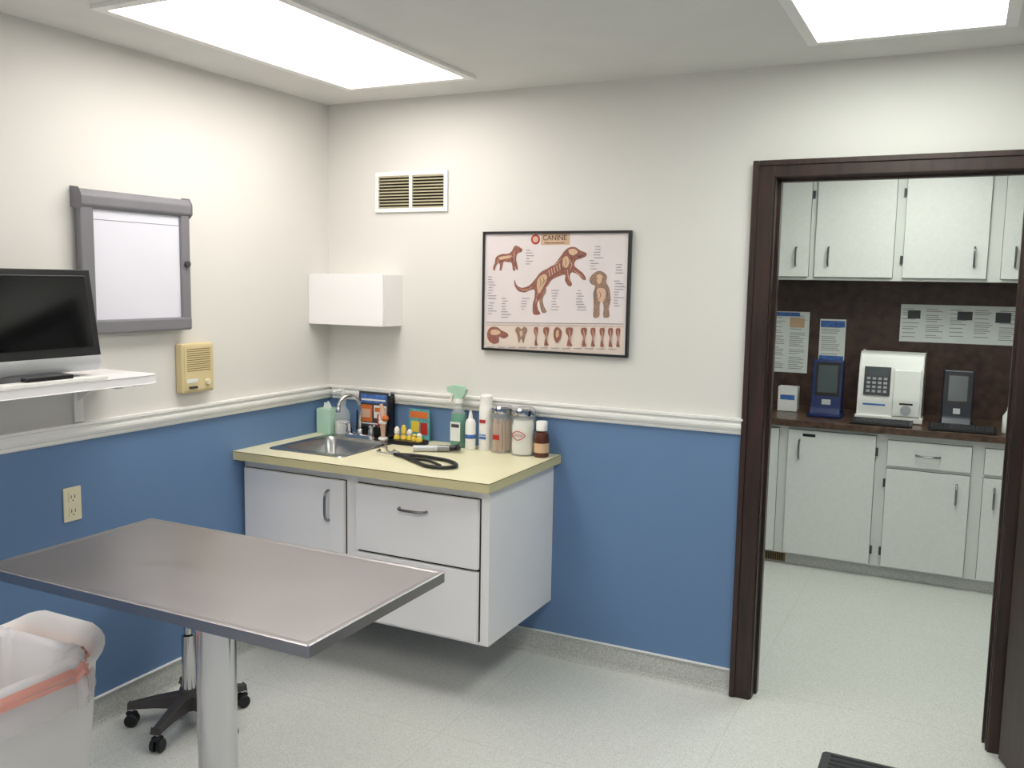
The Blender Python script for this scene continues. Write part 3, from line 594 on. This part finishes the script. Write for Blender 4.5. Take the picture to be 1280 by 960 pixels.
prism('slot_housing',[(ay-.018,K+.035),(ay-.018,K+.13),(ay+.008,K+.30),(ay+.05,K+.30),(ay+.05,K+.035)],ax0+.19,ax1-.01,'x',M_white,g,.006)
lathe('sample_port',[(0,ay-.022),(.028,ay-.022),(.028,ay-.01),(0,ay-.01)],(ax0+.26,0,K+.075),M_silver,g,24,'y')
boxes('sample_slot',[(ax0+.225,ax0+.295,ay-.0195,ay-.017,K+.105,K+.115)],M_gap,g)
boxes('stripe',[(ax0+.03,ax0+.15,ay-.001,ay+.001,K+.09,K+.10)],M_bluep,g)
def keyboard(nm,x0,x1,y0,y1):
    g=G(nm,((x0+x1)/2,(y0+y1)/2,K)); prism('case',[(y0,K),(y0,K+.01),(y1,K+.026),(y1,K)],x0,x1,'x',M_black,g,.002)
    L=[];n=14;
    for r in range(4):
        y=y0+.012+r*(y1-y0-.02)/4; z=K+.0105+.016*(y-y0)/(y1-y0)
        for c in range(n):
            w=(x1-x0-.02)/n; L.append((x0+.01+c*w,x0+.01+c*w+w*.82,y,y+(y1-y0)*.17,z,z+.005))
    boxes('keys',L,M_dgrey,g)
keyboard('computer_keyboard',2.20,2.52,1.84,1.96); keyboard('computer_keyboard.001',2.60,2.93,1.84,1.97)
def tablet(nm,x0,x1,y,h,m):
    g=G(nm,((x0+x1)/2,y,K)); prism('shell',[(y-.03,K),(y+.0,K+.05),(y+.045,K+h),(y+.075,K+h),(y+.10,K+.05),(y+.13,K)],x0,x1,'x',m,g,.007)
    s=.045/(h-.05)
    def yy(z): return y+(z-.05)*s
    prism('screen',[(yy(.14)-.003,K+.14),(yy(h-.03)-.003,K+h-.03),(yy(h-.03)+.003,K+h-.03),(yy(.14)+.003,K+.14)],x0+.03,x1-.03,'x',M_lcd,g)
    prism('bezel',[(yy(.12)-.001,K+.12),(yy(h-.015)-.001,K+h-.015),(yy(h-.015)+.003,K+h-.015),(yy(.12)+.003,K+.12)],x0+.015,x1-.015,'x',M_black,g)
    prism('button_strip',[(yy(.07)-.003,K+.07),(yy(.10)-.003,K+.10),(yy(.10)+.003,K+.10),(yy(.07)+.003,K+.07)],x0+.06,x1-.06,'x',M_silver,g)
    boxes('foot',[(x0-.01,x1+.01,y-.06,y+.12,K,K+.018)],m,g,.004)
tablet('chemistry_reader',1.955,2.125,2.05,.33,M_navy); tablet('chemistry_reader.001',2.655,2.81,2.05,.31,M_navyb)
g=G('supply_carton',(1.79,2.2,K)); box('box',1.745,1.86,2.15,2.23,K,K+.15,M_white,g,.002); boxes('print',[(1.76,1.845,2.149,2.15,K+.07,K+.1)],M_bluep,g)
g=G('squeeze_bottle',(3.0,1.93,K)); lathe('body',[(0,K),(.028,K),(.03,K+.005),(.03,K+.09),(.012,K+.12),(.011,K+.135),(.003,K+.17),(0,K+.17)],(2.985,1.95,0),M_white,g)

# ---------- camera
cx,cy,cz,yaw,pit,roll,f=2.7387,-3.5136,1.64,.4616,.1143,.017,1131.2
F=Vector((-math.sin(yaw)*math.cos(pit),math.cos(yaw)*math.cos(pit),-math.sin(pit))); R=Vector((math.cos(yaw),math.sin(yaw),0)); U=R.cross(F)
R2=R*math.cos(roll)+U*math.sin(roll); U2=-R*math.sin(roll)+U*math.cos(roll)
cam=bpy.data.cameras.new('camera'); co=bpy.data.objects.new('camera',cam); C.objects.link(co)
co.matrix_world=Matrix(((R2.x,U2.x,-F.x,cx),(R2.y,U2.y,-F.y,cy),(R2.z,U2.z,-F.z,cz),(0,0,0,1)))
cam.sensor_width=36; cam.lens=36*f/1280; cam.clip_start=.02
bpy.context.scene.camera=co
w=bpy.data.worlds.new('world'); bpy.context.scene.world=w; w.use_nodes=True; w.node_tree.nodes['Background'].inputs[0].default_value=(.8,.85,.9,1); w.node_tree.nodes['Background'].inputs[1].default_value=.2
bpy.context.scene.view_settings.view_transform='Standard'
